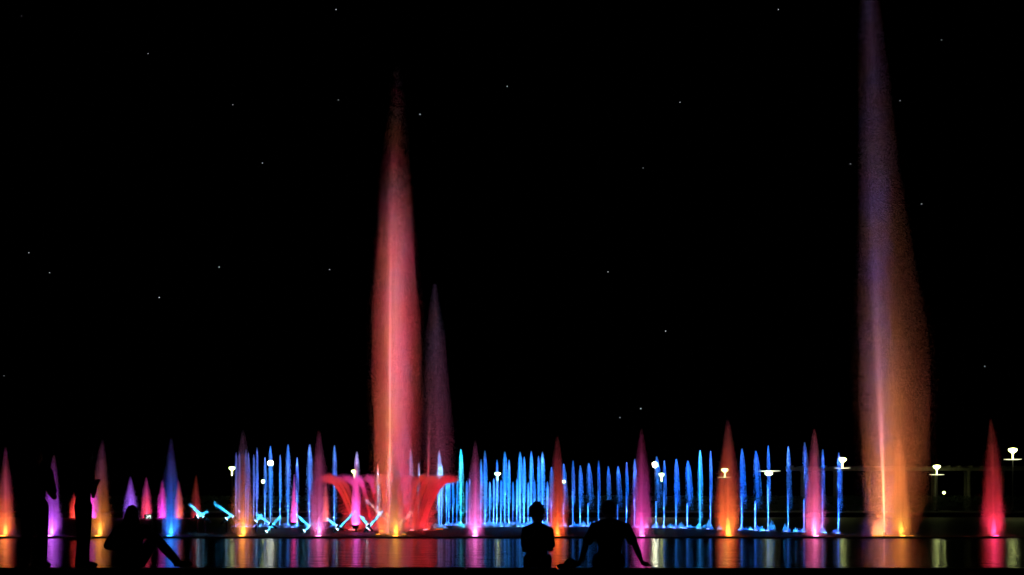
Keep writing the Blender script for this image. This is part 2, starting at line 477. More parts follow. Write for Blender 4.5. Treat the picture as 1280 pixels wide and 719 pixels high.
tall('tall_red_jet', 'tall red water jet with orange edge and bluish fading tip', 488, 61.5, 668,
     [(668,474,508,.5),(640,468,522,.7),(600,465,527,.85),(500,465,527,1),(400,466,525,.95),(320,470,521,.62),(285,472,519,.44),(250,474,516,.23),(225,476,514,.12),(200,478,513,.06),(150,483,509,.026),(110,488,506,.012),(80,492,501,.004)],
     800000, .0056, [(668,487,.45),(500,487.5,.6),(350,488,1.2),(240,490,2.5),(120,496,3.5)],
     [(474, (1,.24,.03), 18, .40, 36, 476), (487, (1,.46,.16), 2.8, .08, 8, 488), (506, (1,.03,.03), 15, .6, 18, 502),
      (490, (1,.02,.10), 15, .9, 7.0, 490), (498, (.05,.11,.28), 13.0, .6, 2, 498)], YEL)
tall('tall_brown_orange_jet', 'tallest jet, brown-orange spray fading to navy blue above', 1106, 58.6, 670,
     [(670,1080,1146,.7),(640,1078,1160,.85),(600,1077,1163,.95),(500,1075,1161,.9),(400,1073,1152,.52),(300,1073,1138,.38),(200,1073,1124,.29),(100,1074,1112,.25),(0,1075,1099,.21),(-60,1078,1094,.2),(-110,1082,1087,.1)],
     720000, .0050, [(670,1106,.35),(600,1104,.8),(520,1101,2.0),(420,1097,3.5),(250,1092,5.0),(60,1086,5.0)],
     [(1096, (1,.25,.05), 60, .26, 72, 1092), (1112, (1,.20,.06), 14, .30, 60, 1120), (1105, (1,.52,.14), 5.0, .07, 24, 1097),
      (1090, (.015,.035,.25), 28, .85, 2.4, 1083), (1135, (.8,.12,.03), 7, .45, 46, 1135)], YEL)
tall('dim_tall_jet', 'dim grey-blue tall jet half hidden behind the tall red jet', 540, 74.0, 662,
     [(662,534,556,.5),(620,528,570,.7),(560,528,568,.9),(480,529,563,1),(420,532,557,.9),(380,537,550,.7),(355,541,546,.4)],
     90000, .0065, [(662,534,.5),(560,536,1.0),(450,539,2.5)],
     [(536, (1,.20,.05), 1.0, .35, 6, 538), (548, (.10,.14,.32), 3.4, .7, 3, 548), (552, (.6,.08,.03), .6, .6, 10, 552)], ORA)

# ------------------------------------------------------------------ the ring of thin blue jets
def thin_mesh(name, H, n_core, n_pl, core_top, pl_lo, pw, drift, r=.012, lump=0):
    pos = []
    z = sample_axis(n_core, [0, .6, 1], [1, 1, .35])*core_top*H
    g1 = rng.normal(size=(n_core, 2))*(.013 + .018*z[:, None]/H)
    pos.append(np.stack([g1[:,0]+drift*.25*(z/H)**2, g1[:,1], z], 1))
    # feathery head falling back round the stream
    s = sample_axis(n_pl, [0, .15, .6, .85, .97, 1], [.02, .22, .8, 1, .6, .15])
    zz = (pl_lo + (1-pl_lo)*s)*H
    wid = pw*np.interp(s, [0, .3, .7, .9, 1], [1.0, 1.05, .8, .5, .12])
    k = 7; st = rng.integers(0, k, n_pl); sa, sb = disc(k, .5)
    a, b = disc(n_pl, .7); m = np.where(rng.random(n_pl) < .6, .75, 0)
    a = a*(1-m)+sa[st]*m; b = b*(1-m)+sb[st]*m
    # the lower, falling drops have drifted with the wind
    dr = drift*(1-s)
    pos.append(np.stack([a*wid+dr+drift*.25, b*wid, zz], 1))
    p = np.concatenate(pos)
    return drops(name, p, r*(.6+.8*rng.random(len(p))))
THIN = [thin_mesh('stream', 4.3, 2600, 1700, .97, .30, .12, .03),      # unbroken core
        thin_mesh('stream', 4.3, 2000, 2300, .45, .22, .17, .07),      # broken, feathery head
        thin_mesh('stream', 4.3, 1800, 2500, .38, .26, .20, .12),
        thin_mesh('stream', 4.3, 2200, 1500, .55, .32, .13, .05),
        thin_mesh('stream', 4.3, 2600, 4000, .97, .05, .22, .02)]      # soft and broad
def foam_mesh(name, w, h, n, r):
    a, b = disc(n, .6); rad = np.sqrt(a*a+b*b)
    z = (rng.random(n)**.8)*h*(1-rad**2)*(.65+.5*np.sin(a*9+b*4)*np.cos(b*11)) 
    return drops(name, np.stack([a*w, b*w, np.abs(z)+.005], 1), r*(.7+.7*rng.random(n)))
FOAM = [foam_mesh('foam', .34, .24, 1500, .016), foam_mesh('foam', .24, .30, 1200, .016), foam_mesh('foam', .60, .30, 3200, .017)]

BASE_X = [240, 290, 450, 575, 620, 700, 760, 850, 900, 960, 1005, 1050, 1100]
BASE_Y = [660, 659.5, 661.5, 660.5, 659.5, 659, 659.5, 661.5, 663, 665, 666.5, 668.5, 669]
LBL, MBL, RBL = (.10,.16,1), (.0,.17,1), (.0,.12,1)
L_L = 'thin violet-blue jet among the jets left of the red water crown'
L_C = 'pale thin jet rising through the red water crown'
L_M = 'bright cyan-blue thin jet in the dense curtain right of the red crown'
L_R = 'thin blue jet with feathery head right of the seated boy'
thin = []
for x, ty, v in [(295,566,0),(299,566,0),(307,562,3),(310,566,3),(317,568,0),(321,560,0),(331,572,3),(338,558,4),(350,569,0),(360,556,4),(371,572,3),(387,556,4),(418,557,4)]:
    thin.append((x, ty, v, LBL if x < 330 else (.02,.19,1), (.4 if x < 330 else 1.0) if x < 365 else .8, L_L, 0))
for x, ty, v, p in [(446,565,4,.5),(472,580,0,.6),(513,561,4,.55),(523,579,0,1.2),(549,563,4,.9)]:
    thin.append((x, ty, v, (.12,.42,1) if x != 446 else (.2,.3,.9), p, L_C, 0))
for x, ty, v, p in [(552,580,0,1.0),(576,562,4,1.5),(601,574,0,1.2),(606,564,4,1.2),(621,575,0,1.2),(631,565,4,1.3),(636,575,0,1.3),(650,565,4,1.5),(655,571,0,1.2),(664,564,4,1.6),(673,570,0,1.4),(678,565,4,1.6)]:
    thin.append((x, ty, v, MBL if x != 576 else (.0,.55,.75), p, L_M, 0))
for x, ty, p in [(558,594,.6),(561,598,.6),(566,594,.6),(571,599,.6),(583,601,.5),(587,598,.5),(607,600,.8),(612,602,.8),(617,598,.8),(626,600,.8),(641,602,.8),(646,598,.8),(660,603,.8),(668,600,.8),(684,602,.8)]:
    thin.append((x, ty, 0, MBL, p, L_M, 1))
for j, (x, ty) in enumerate([(689,584),(704,580),(716,576),(725,582),(735,579),(748,576),(760,583),(772,583),(783,578),(793,574),(820,571),(830,576),(845,574),(859,576),(888,564),(927,561),(944,564),(960,557),(985,558),(1005,553),(1028,562),(1048,566)]):
    thin.append((x, ty, 1+j % 3, RBL, .9, L_R, 0))
thin.append((875, 563, 4, (.0,.30,1), 1.2, 'soft broad blue jet just left of bright orange-red spray cone', 0))
for i, (x, ty, v, col, p, lab, back) in enumerate(thin):
    by_ = float(np.interp(x, BASE_X, BASE_Y)) - (3.0 if back else 0)
    Y = yat(by_)
    loc = PX(x, HY, Y); loc.z = 0
    if 'soft broad' not in lab:
        nth, l0, l1 = rank(x, [q[0] for q in thin if q[6] == back])
        kindw = 'short thin cyan jet' if back else ('thin violet-blue jet' if x < 330 else ('thin feathery blue jet' if x > 686 else ('pale thin jet' if 440 < x < 550 else ('thin blue jet' if x < 440 else 'tall thin cyan-blue jet'))))
        lab = '%s, %s from the %s spray cone towards the %s one' % (kindw, nth, l0, l1)
    t = empty('thin_jet', loc, lab, 'water jet', 'thin blue jets of the fountain ring')
    H = (by_ - ty)/F*Y
    sp = link('stream', THIN[v], t); tag(sp, kind='stuff')
    sp.scale = (random.uniform(.85, 1.15),)*2 + (H/4.3,)
    sp.rotation_euler[2] = random.uniform(-.5, .5)
    link('nozzle', nozzle_me, t)
    fm = FOAM[2] if (v == 4 and x not in (446,)) else FOAM[i % 2]
    f = link('foam', fm, t); tag(f, kind='stuff'); f.rotation_euler[2] = i*.9
    f.location = (random.uniform(-.12,.12), -.05, 0)
    lamp(t, tuple(min(1, c+.18) for c in col), 5.0, (random.uniform(-.2,.2), -.32, .03), .8)
    area(t, col, 4.6*p, .28, 8)
    area(t, tuple(min(1, c*1.2+.10) for c in col), 1.0*p, .07, 4)
    area(t, tuple(min(1, c*1.3+.05) for c in col), (8.0 if v == 4 else 3.0)*max(p, .8), .16, 150)

# low bubbling heads between the jets: each its own little nozzle
G4 = 'low bubbling water heads along the ring'
heads = [x + random.uniform(-3, 3) for x in list(range(308, 396, 16)) + list(range(600, 690, 9)) + list(range(706, 1044, 13))
         if not any(abs(x-q) < 8 for q in (399, 594, 697, 802, 910, 1018))]
for j, xx in enumerate(heads):
    Y = yat(float(np.interp(xx, BASE_X, BASE_Y)) + random.uniform(-.6, .6))
    loc = PX(xx, HY, Y); loc.z = 0
    nth, l0, l1 = rank(xx, heads)
    t = empty('bubbling_head', loc, 'low cyan-lit bubbling head, %s from the %s spray cone towards the %s one' % (nth, l0, l1), 'water jet', G4)
    f = link('foam', FOAM[1], t); tag(f, kind='stuff'); s = random.uniform(.6, 1.1)
    f.scale = (s*random.uniform(.7, 1.2), s, s*random.uniform(.9, 1.7)); f.rotation_euler[2] = j
    lamp(t, (.25,.62,1), 4.0, (0, -.28, .04), .8)
    area(t, (.02,.34,1), 5.0, .12, 150)

# ------------------------------------------------------------------ slanting cyan jets
def beam_mesh(L, n, w0, w1, r):
    s = sample_axis(n, [0, .55, 1], [1, .5, .02])
    g1 = rng.normal(size=(n, 2))*(w0 + (w1-w0)*s[:, None])
    # along +Z, bending down a little at the end
    return drops('stream', np.stack([g1[:,0], g1[:,1] , s*L], 1), r*(.6+.8*rng.random(n)))
BEAM = beam_mesh(1.15, 2600, .009, .050, .011)
pipe_bm = bmesh.new(); tube(pipe_bm, [(0,0,-.35),(0,0,-.05),(0,0,.0)], [.05,.05,.03], 10)
PIPE = bm_mesh('nozzle_pipe', pipe_bm, M_STEEL, True)
tri_bm = bmesh.new()
tube(tri_bm, [(0,0,0),(0,0,-.9)], [.03,.03]); 
STAND = bm_mesh('stand', tri_bm, M_STEEL)
canns = [(256,647,238,632,1.0),(247,646,259,640,.5),(293,647,270,631,1.0),(283,649,290,643,.5),(333,665,350,646,1.0),(338,655,321,643,.8),
         (320,652,327,644,.6),(380,664,393,654,1.0),(388,659,372,645,.9),(421,662,442,642,1.1),(422,658,409,649,1.0),(459,661,477,640,1.2),
         (460,657,451,646,.9),(492,659,460,627,.35),(498,656,515,640,.35)]
for x0, y0, x1, y1, p in canns:
    Y = 67.0
    a = PX(x0, y0, Y); b = PX(x1, y1, Y); d = b - a
    side = 'left' if d.x < 0 else 'right'
    t = empty('slanting_jet', a, ('short slanting cyan jet, %s from the %s spray cone towards the %s one' % rank(x0, [q[0] for q in canns])) if x0 < 480 else ('faint pale slanting jet crossing the %s, foot of tall red jet' % ('purple-brown cone from its base' if x0 > 495 else 'red water crown')),
              'water jet', 'slanting cyan jets by the kerb' if x0 < 480 else 'pale slanting jets')
    rot = d.to_track_quat('Z', 'Y').to_euler()
    sp = link('stream', BEAM, t); tag(sp, kind='stuff'); sp.rotation_euler = rot; sp.scale = (1, 1, d.length)
    pp = link('nozzle_pipe', PIPE, t); pp.rotation_euler = rot
    st = link('stand', STAND, t); st.scale[2] = max(.3, (a.z+.2)/.9)
    c = (.03,.50,1) if x0 < 480 else (1,.4,.35)
    ln = lamp(t, (.5,.85,1) if x0 < 480 else (1,.6,.5), 6.0 if p > .4 else 1.2, (0,-.12,0), .75); ln.rotation_euler = rot
    dn = d.normalized()
    area(t, c, 1.6*p, .10, 14, tuple(-dn*.15), tuple(dn))

# ------------------------------------------------------------------ the red water crown
def arc_mesh(r0, r1, h, n, r):
    """one parabolic jet rising outwards along +X and breaking into mist at its crest"""
    t = sample_axis(n, [0, .6, .85, 1, ], [1, 1, .8, .15])*1.18
    x = r0 + (r1-r0)*np.minimum(t, 1.25); z = h*(1-(1-t)**2)
    w = .024 + .085*t**2
    g1 = rng.normal(size=(n, 3))*w[:, None]
    pos = [np.stack([x+g1[:,0]*.8, g1[:,1]*1.2, z+g1[:,2]*.7 - np.where(t > .8, rng.random(n)**2*.14, 0)], 1)]
    m = int(n*.6)                                # thin mist falling inside the arc
    t = rng.random(m)*.75; f = rng.random(m)**1.4
    x = (r0 + (r1-r0)*t*.8)*(1-.35*rng.random(m)); z = h*(1-(1-t)**2)*(1-f)
    pos.append(np.stack([x, rng.normal(size=m)*.30, np.abs(z)], 1))
    p = np.concatenate(pos)
    return drops('arc_jet', p, r*(.6+.8*rng.random(len(p))))
CRY = 71.0
kcr = CRY/F
loc = PX(486, HY, CRY); loc.z = 0
crown = empty('water_crown', loc, 'broad red crown of outward arching water round the tall red jet', 'water jet')
ARC = arc_mesh(42*kcr, 80*kcr, (664-597)*kcr, 5200, .010)
NA = 30
for i in range(NA):
    a = link('arc_jet', ARC, crown); tag(a, kind='stuff'); a.rotation_euler[2] = 2*math.pi*(i+.5)/NA
    a.scale = (1, 1, random.uniform(.97, 1.02))
for i in range(11):
    an = 2*math.pi*(i+.5)/11
    col = (1,.012,.035) if i % 3 else (1,.05,.02)
    rr = 48*kcr
    lp = (rr*math.cos(an), rr*math.sin(an), .06)
    area(crown, col, 20, .5, 46, lp, (math.cos(an)*.45, math.sin(an)*.45, 1))
    lamp(crown, (1,.25,.3), 3.0, (lp[0], lp[1], .02))
ring_bm = bmesh.new()
tube(ring_bm, [(40*kcr*math.cos(q*math.pi/18), 40*kcr*math.sin(q*math.pi/18), .0) for q in range(37)], [.04]*37, 6)
link('pipe_ring', bm_mesh('pipe_ring', ring_bm, M_STEEL), crown)

# ------------------------------------------------------------------ street lamps beyond the pool
LAMPW = glow('lamp_diffuser', (.88, 1.0, .32), 9.0, True)
FLOOD = glow('flood_glass', (1.0, .98, .62), 70.0, True)
bowl_me = bm_mesh('bowl', lathe([(.09, -.02), (.16, .10), (.40, .26), (.57, .42), (.60, .56), (.52, .66), (.25, .72), (0, .74)], 24), LAMPW, True)
neck_me = bm_mesh('neck', lathe([(.07, -.55), (.07, 0), (.09, .01)], 12), LAMPW, True)
M_DISC = glow('disc_lit_glow', (1.0, 1.0, .55), 1.6)  # reflector disc glows by itself, standing in for lamplight falling on it
disc_me = bm_mesh('disc', lathe([(0, -.62), (.55, -.60), (.88, -.56), (.88, -.54), (.5, -.53), (.07, -.53)], 28), M_DISC, True)
post_me = bm_mesh('post', lathe([(0, 0), (.16, 0), (.14, .5), (.08, .6), (.06, 1.0), (.06, 6.0)], 12), M_POST, True)
ball_me = bm_mesh('globe', lathe([(0, -.36)] + [(.36*math.cos(q*math.pi/12), .36*math.sin(q*math.pi/12)) for q in range(-5, 6)] + [(0, .36)], 20), LAMPW, True)
flood_me = bm_mesh('flood_glass', lathe([(0, -.27)] + [(.27*math.cos(q*math.pi/12), .27*math.sin(q*math.pi/12)) for q in range(-5, 6)] + [(0, .27)], 20), FLOOD, True)
cap_me = bm_mesh('cap', lathe([(.20, .0), (.14, .08), (0, .1)], 16), M_POST, True)
# kind, x, y, Y, label
posts = [('bowl', 1266, 562, 145, 'glowing bowl street lamp beyond the lone red spray cone'),
         ('bowl', 1171, 583, 172, 'glowing bowl street lamp in front of the pergola columns'),
         ('bowl', 1053, 574, 160, 'glowing bowl street lamp beside the last thin blue jet'),
         ('bowl', 906, 587, 185, 'glowing bowl street lamp half behind bright orange-red spray cone'),
         ('bowl', 827, 592, 178, 'glowing bowl street lamp close beside a dazzling floodlight'),
         ('bowl', 622, 591, 178, 'glowing bowl street lamp behind the cyan-blue curtain of jets'),
         ('bowl', 443, 588, 178, 'glowing bowl street lamp above the red water crown'),
         ('bowl', 290, 584, 170, 'glowing bowl street lamp beside the first violet-blue thin jets'),
         ('disc', 961, 591, 165, 'street lamp with a broad lit disc behind feathery blue jets'),
         ('globe', 329, 602, 200, 'small round globe lamp among the left thin blue jets'),
         ('globe', 705, 602, 200, 'small round globe lamp beside the red spray cone'),
         ('globe', 1180, 616, 190, 'tiny low globe lamp under the pergola beam'),
         ('flood', 819, 581, 150, 'dazzling floodlight on a post right of the magenta-purple spray cone'),
         ('flood', 338, 579, 150, 'dazzling floodlight on a post among the left thin blue jets')]
for kind, x, y, Y, lab in posts:
    top = PX(x, y, Y)
    g_ = 'bowl street lamps beyond the pool' if kind == 'bowl' else None
    t = empty('street_lamp' if kind != 'flood' else 'floodlight_post', (top.x, Y, GZ), lab, 'street lamp', g_)
    hz = top.z - GZ
    po = link('post', post_me, t)
    if kind == 'bowl':
        b = link('bowl', bowl_me, t); b.location.z = hz - .45; ks = .74 if x > 830 else .60; b.scale = (ks, ks, ks*1.1)
        n_ = link('neck', neck_me, t); n_.location.z = hz - .45
        if x > 830:
            d = link('disc', disc_me, t); d.location.z = hz - .45
        po.scale[2] = (hz - 1.05)/6.0
    elif kind == 'disc':
        d = link('disc', disc_me, t); d.location.z = hz + .75; d.scale = (1.5, 1.5, 1)
        b = link('globe', ball_me, t); b.location.z = hz - .08; b.scale = (1.2, 1.2, .6)
        po.scale[2] = (hz + .2)/6.0
    elif kind == 'globe':
        b = link('globe', ball_me, t); b.location.z = hz; b.scale = (.68 if y < 610 else .5,)*3
        po.scale[2] = (hz - .2)/6.0
    else:
        b = link('flood_glass', flood_me, t); b.location.z = hz
        link('cap', cap_me, b).location.z = .25
        po.scale[2] = (hz - .22)/6.0

# ------------------------------------------------------------------ pergola beyond the pool, hedge under it
per = empty('pergola', (0, 175.5, GZ), 'long pergola of pale concrete columns and beams beyond the pool', 'pergola')
col_me = bm_mesh('column', lathe([(0, 0), (.34, 0), (.34, .25), (.26, .3), (.25, 2.5), (.22, 4.7), (.28, 4.8), (.30, 4.95), (0, 4.95)], 16), M_CONC, True)
bm = bmesh.new(); box(bm, -2.05, 2.05, -.18, .18, 4.955, 5.35)
beam_me = bm_mesh('beam', bm, M_CONC)
bm = bmesh.new(); box(bm, -.08, .08, -1.0, 3.6, 5.354, 5.55)
rafter_me = bm_mesh('rafter', bm, M_CONC)
for i in range(0, 9):
    X = 35.9 + i*4.1
    o = link('column', col_me, per); o.location = (X, 0, 0)
    o = link('column', col_me, per); o.location = (X+.6, 3.2, 0)
    o = link('beam', beam_me, per); o.location = (X, 0, 0); o.scale[0] = .998
    for q in (-1.4, 0, 1.4):
        o = link('rafter', rafter_me, per); o.location = (X+q, 0, 0)
n = 26000
hp = np.stack([rng.uniform(-62, 85, n), 173.6+rng.uniform(-.7, .7, n), GZ+rng.uniform(0, 1, n)**.8*1.7*(1+.12*np.sin(rng.random(n)*9))], 1)
hd = link('hedge', drops('hedge', hp, .10, M_LEAF)); tag(hd, 'clipped dark hedge in front of the pergola', 'hedge', kind='stuff')

# ------------------------------------------------------------------ stars
star_bm = bmesh.new(); bmesh.ops.create_icosphere(star_bm, subdivisions=1, radius=1.0)
star_me = bm_mesh('star', star_bm, glow('starlight', (.9, .93, 1), 1.6))
for x, y, k in [(420,12,1),(185,67,.7),(27,20,.6),(291,131,.7),(423,125,.6),(328,204,.8),(525,143,1.1),(634,108,.8),(973,12,.9),(850,128,.8),(1177,50,.6),
                (1125,126,1),(1063,205,.8),(1152,255,1),(36,316,.9),(62,341,.8),(199,372,1),(274,334,1),(412,337,.8),(519,405,.9),(760,340,.9),(832,414,1),
                (801,511,1.1),(775,522,.8),(1231,458,.8),(804,210,.5),(1085,430,.6),(5,470,.5)]:
    o = link('star', star_me); o.location = PX(x, y, 6000.0); o.scale = (1.75*k,)*3
    tag(o, 'tiny faint white star in the black night sky', 'star', 'stars in the night sky')

# ------------------------------------------------------------------ people
def ellipsoid(bm, c, r, seg=18, rings=12, fn=None):
    c = Vector(c); rows = []
    def pt(u, v):
        p = Vector((math.sin(v)*math.cos(u), math.sin(v)*math.sin(u), math.cos(v)))
        if fn: p = fn(p)
        return bm.verts.new((c.x+p.x*r[0], c.y+p.y*r[1], c.z+p.z*r[2]))
    for j in range(1, rings):
        rows.append([pt(2*math.pi*i/seg, math.pi*j/rings) for i in range(seg)])
    top, bot = pt(0, 0), pt(0, math.pi)
    for i in range(seg):
        k = (i+1) % seg
        bm.faces.new((top, rows[0][i], rows[0][k])); bm.faces.new((bot, rows[-1][k], rows[-1][i]))
        for A, B_ in zip(rows, rows[1:]): bm.faces.new((A[i], B_[i], B_[k], A[k]))

def skin_mesh(verts, edges, radii, root=0, sub=2):
    """rounded, tapering limbs along the edges; the remesher then fuses them into one surface"""
    bm = bmesh.new()
    R2 = [r if isinstance(r, tuple) else (r, r) for r in radii]
    for i, j in edges:
        a, b = Vector(verts[i]), Vector(verts[j]); d = b - a
        n = max(2, int(d.length/.03))
        for q in range(n+1):
            f = q/n; f2 = f*f*(3-2*f)*.5 + f*.5
            rx = R2[i][0]*(1-f2) + R2[j][0]*f2; ry = R2[i][1]*(1-f2) + R2[j][1]*f2
            ellipsoid(bm, a + d*f, (rx, ry, max(.02, min(rx, ry))), 10, 7)
    me = bpy.data.meshes.new('limbs'); bm.to_mesh(me); bm.free()
    return me

def remeshed(name, bm, mat, voxel=.011, smooth=4):
    me = bpy.data.meshes.new(name); bm.to_mesh(me); bm.free()
    o = bpy.data.objects.new('tmp', me); C.objects.link(o)
    m = o.modifiers.new('r', 'REMESH'); m.mode = 'VOXEL'; m.voxel_size = voxel; m.adaptivity = 0
    if smooth:
        s_ = o.modifiers.new('sm', 'SMOOTH'); s_.iterations = smooth; s_.factor = .5
    dg = bpy.context.evaluated_depsgraph_get(); dg.update()
    out = bpy.data.meshes.new_from_object(o.evaluated_get(dg))
    bpy.data.objects.remove(o); bpy.data.meshes.remove(me)
    out.name = name; out.materials.clear(); out.materials.append(mat)
    for p in out.polygons: p.use_smooth = True
    return out

def limb_pts(a, b, c):
    return [a, (a+b)/2, b, (b+c)/2, c]

def person(label, loc, rz, J, k=1.0, hair=None, shirt=M_BLACK, trous=M_JEAN, sleeve='short', head_turn=0.0, head_tilt=0.0, hair_len=0.0, spiky=0.0, hairmat=M_HAIR, grip=0.6, build=1.0):
    """J: joints in metres from the ground point under the pelvis; x right, y ahead, z up"""
    t = empty('person', loc, label, 'person', None, rz)
    V = {q: Vector(v) for q, v in J.items()}
    bd = build
    verts, edges, rad = [], [], []
    def add(p, r, prev=None):
        verts.append(p); rad.append(r)
        if prev is not None: edges.append((prev, len(verts)-1))
        return len(verts)-1
    def torso(gr, lower=True):
        a = add(V['pelvis'], (.125*bd+gr, .105*bd+gr))
        m = add(V['pelvis'].lerp(V['chest'], .5), (.125*bd+gr, .098*bd+gr), a)
        c = add(V['chest'], (.150*bd+gr, .112*bd+gr), m)
        u = add(V['chest'].lerp(V['neck'], .62), (.105*bd+gr, .085*bd+gr), c)
        return a, m, c, u
    # ---- body
    a, m_, c_, u_ = torso(0)
    n_ = add(V['neck'], .052, u_)
    add(V['neck'].lerp(V['head'], .55), .05, n_)
    for s in 'LR':
        sh, el, ha = V['sh'+s], V['el'+s], V['ha'+s]
        q_ = add(V['neck'].lerp(sh, .5) + Vector((0,0,-.02)), .055*bd, n_); p = add(sh, .058*bd, q_); edges.append((u_, p)); p = add(sh.lerp(el, .5), .047*bd, p); p = add(el, .039*bd, p)
        p = add(el.lerp(ha, .4), .038*bd, p); p = add(ha, .026, p)
        hp_, kn, an, to = V['hi'+s], V['kn'+s], V['an'+s], V['to'+s]
        p = add(hp_, .088*bd, a); p = add(hp_.lerp(kn, .5), .075*bd, p); p = add(kn, .056*bd, p)
        p = add(kn.lerp(an, .35), .054*bd, p); p = add(an, .037, p)
        p = add(an.lerp(to, .6) - Vector((0,0,.012)), (.040, .032), p); add(to, (.036, .022), p)
    sk = skin_mesh(verts, edges, rad)
    bm = bmesh.new(); bm.from_mesh(sk); bpy.data.meshes.remove(sk)
    # head with brow, nose, jaw and ears
    hr = Vector((.076, .096, .112))*k
    Rh = Matrix.Rotation(head_turn, 3, 'Z') @ Matrix.Rotation(head_tilt, 3, 'X')
    hc = V['head']
    tmp = bmesh.new()
    def shape(p):
        q = p.copy()
        if q.z < 0:
            q.x *= 1 - .28*(-q.z)**1.5; q.y = q.y*(1-.10*(-q.z)) + .12*(-q.z)
        return q
    ellipsoid(tmp, (0,0,0), hr, 20, 14, shape)
    ellipsoid(tmp, (0, hr.y*1.02, -.012), (.014, .022, .022), 8, 6)
    ellipsoid(tmp, (0, hr.y*.98, -.055), (.026, .012, .010), 8, 6)
    ellipsoid(tmp, (0, hr.y*.86, -.095), (.026, .020, .018), 8, 6)
    ellipsoid(tmp, (0, hr.y*.93, .022), (.05, .012, .012), 8, 6)
    for s in (-1, 1): ellipsoid(tmp, (s*hr.x*1.0, -.005, -.012), (.012, .024, .034), 8, 6)
    for v in tmp.verts: v.co = Rh @ v.co + hc
    tmpme = bpy.data.meshes.new('h'); tmp.to_mesh(tmpme); tmp.free(); bm.from_mesh(tmpme); bpy.data.meshes.remove(tmpme)
    # hands: palm, four fingers of different lengths, thumb on the inner side
    for s in 'LR':
        el, ha = V['el'+s], V['ha'+s]
        d = V.get('hd'+s, (ha - el)).normalized()
        nrm = V.get('hn'+s, Vector((0, 0, -1)))           # palm side
        side = d.cross(nrm).normalized(); nrm = side.cross(d).normalized()
        thumb_side = -1 if s == 'L' else 1
        tube(bm, [ha - d*.01, ha + d*.035, ha + d*.085], [.026, .034, .034], 8)
        for q, (off, ln) in enumerate(((-.027, .062), (-.009, .075), (.009, .080), (.027, .070))):
            b0 = ha + d*.075 + side*off
            b1 = b0 + d*ln*.45 + nrm*ln*.18*grip; b2 = b1 + d*ln*.33*(1-.4*grip) + nrm*ln*.30*grip; b3 = b2 + d*ln*.22*(1-.7*grip) + nrm*ln*.25*grip
            tube(bm, [b0, b1, b2, b3], [.0095, .009, .0085, .007], 6)
        th = ha + d*.03 + side*.028*thumb_side
        tube(bm, [th, th + side*.028*thumb_side + d*.025, th + side*.036*thumb_side + d*.055 + nrm*.015], [.012, .011, .009], 6)
    link('body', remeshed('body', bm, M_SKIN, .010, 3), t)
    # ---- hair
    hb = bmesh.new()
    def hs(p):
        q = p.copy(); n1 = noise.noise(q*5.0)*.05 + noise.noise(q*14.0)*spiky
        return q*(1 + n1)
    ellipsoid(hb, (0, -.018, .022), (hr.x*1.10, hr.y*1.03, hr.z*1.02), 40, 28, hs)
    kill = [v for v in hb.verts if (v.co.y > .045 and v.co.z < .045) or (v.co.z < -.045)]
    bmesh.ops.delete(hb, geom=kill, context='VERTS')
    if hair_len > 0:
        for q in range(46):
            an = math.pi*(1.0 + (q+.5)/46.0); an = math.pi*(-.12) - math.pi*.76*(q/45.0)
            dx, dy = math.cos(an), math.sin(an)
            top = Vector((dx*hr.x*.95, dy*hr.y*.95-.01, .03))
            j = random.uniform(.85, 1.1)
            tube(hb, [top, top+Vector((dx*.022, dy*.022, -.10*j)), top+Vector((dx*.045, dy*.03, -hair_len*.6*j)), top+Vector((dx*.05, dy*.02, -hair_len*j))],
                 [.016, .018, .016, .006], 5)
    for v in hb.verts: v.co = Rh @ v.co + hc
    link('hair', bm_mesh('hair', hb, hairmat, True), t)
    # ---- shirt and trousers as loose shells
    verts, edges, rad = [], [], []
    a, m_, c_, u_ = torso(.016)
    for s in 'LR':
        sh, el, ha = V['sh'+s], V['el'+s], V['ha'+s]
        q_ = add(V['neck'].lerp(sh, .5) + Vector((0,0,-.025)), .062*bd, u_); p = add(sh, .072*bd, q_); edges.append((u_, p)); p = add(sh.lerp(el, .5), .063*bd, p)
        if sleeve == 'short': add(sh.lerp(el, .72), .064*bd, p)
        else:
            p = add(el, .054*bd, p); p = add(el.lerp(ha, .45), .049*bd, p); add(el.lerp(ha, .9), .038, p)
    sk = skin_mesh(verts, edges, rad); bm = bmesh.new(); bm.from_mesh(sk); bpy.data.meshes.remove(sk)
    for v in bm.verts: v.co += Vector((noise.noise(v.co*9), noise.noise(v.co*9+Vector((5,0,0))), 0))*.012
    link('shirt', remeshed('shirt', bm, shirt, .012, 2), t)
    verts, edges, rad = [], [], []
    a = add(V['pelvis'], (.140*bd, .120*bd)); add(V['pelvis'].lerp(V['chest'], .22), (.135*bd, .115*bd), a)
    for s in 'LR':
        hp_, kn, an = V['hi'+s], V['kn'+s], V['an'+s]
        p = add(hp_, .102*bd, a); p = add(hp_.lerp(kn, .5), .090*bd, p); p = add(kn, .070*bd, p)
        p = add(kn.lerp(an, .5), .066*bd, p); add(kn.lerp(an, .92), .058, p)
    sk = skin_mesh(verts, edges, rad); bm = bmesh.new(); bm.from_mesh(sk); bpy.data.meshes.remove(sk)
    link('trousers', remeshed('trousers', bm, trous, .012, 2), t)
    for s in 'LR':      # shoes
        an, to = V['an'+s], V['to'+s]
        sb = bmesh.new(); d = (to-an); d.z = 0; d = d.normalized()
        b0 = an - d*.05; z = min(to.z, an.z-.05)
        tube(sb, [Vector((b0.x, b0.y, z+.03)), Vector((an.x, an.y, z+.035)), Vector((an.x, an.y, z+.03))+d*.10, Vector((to.x, to.y, z+.02))+d*.03], [.038, .044, .046, .028], 10)
        link('shoe', remeshed('shoe', sb, M_BLACK, .010, 2), t)
    return t

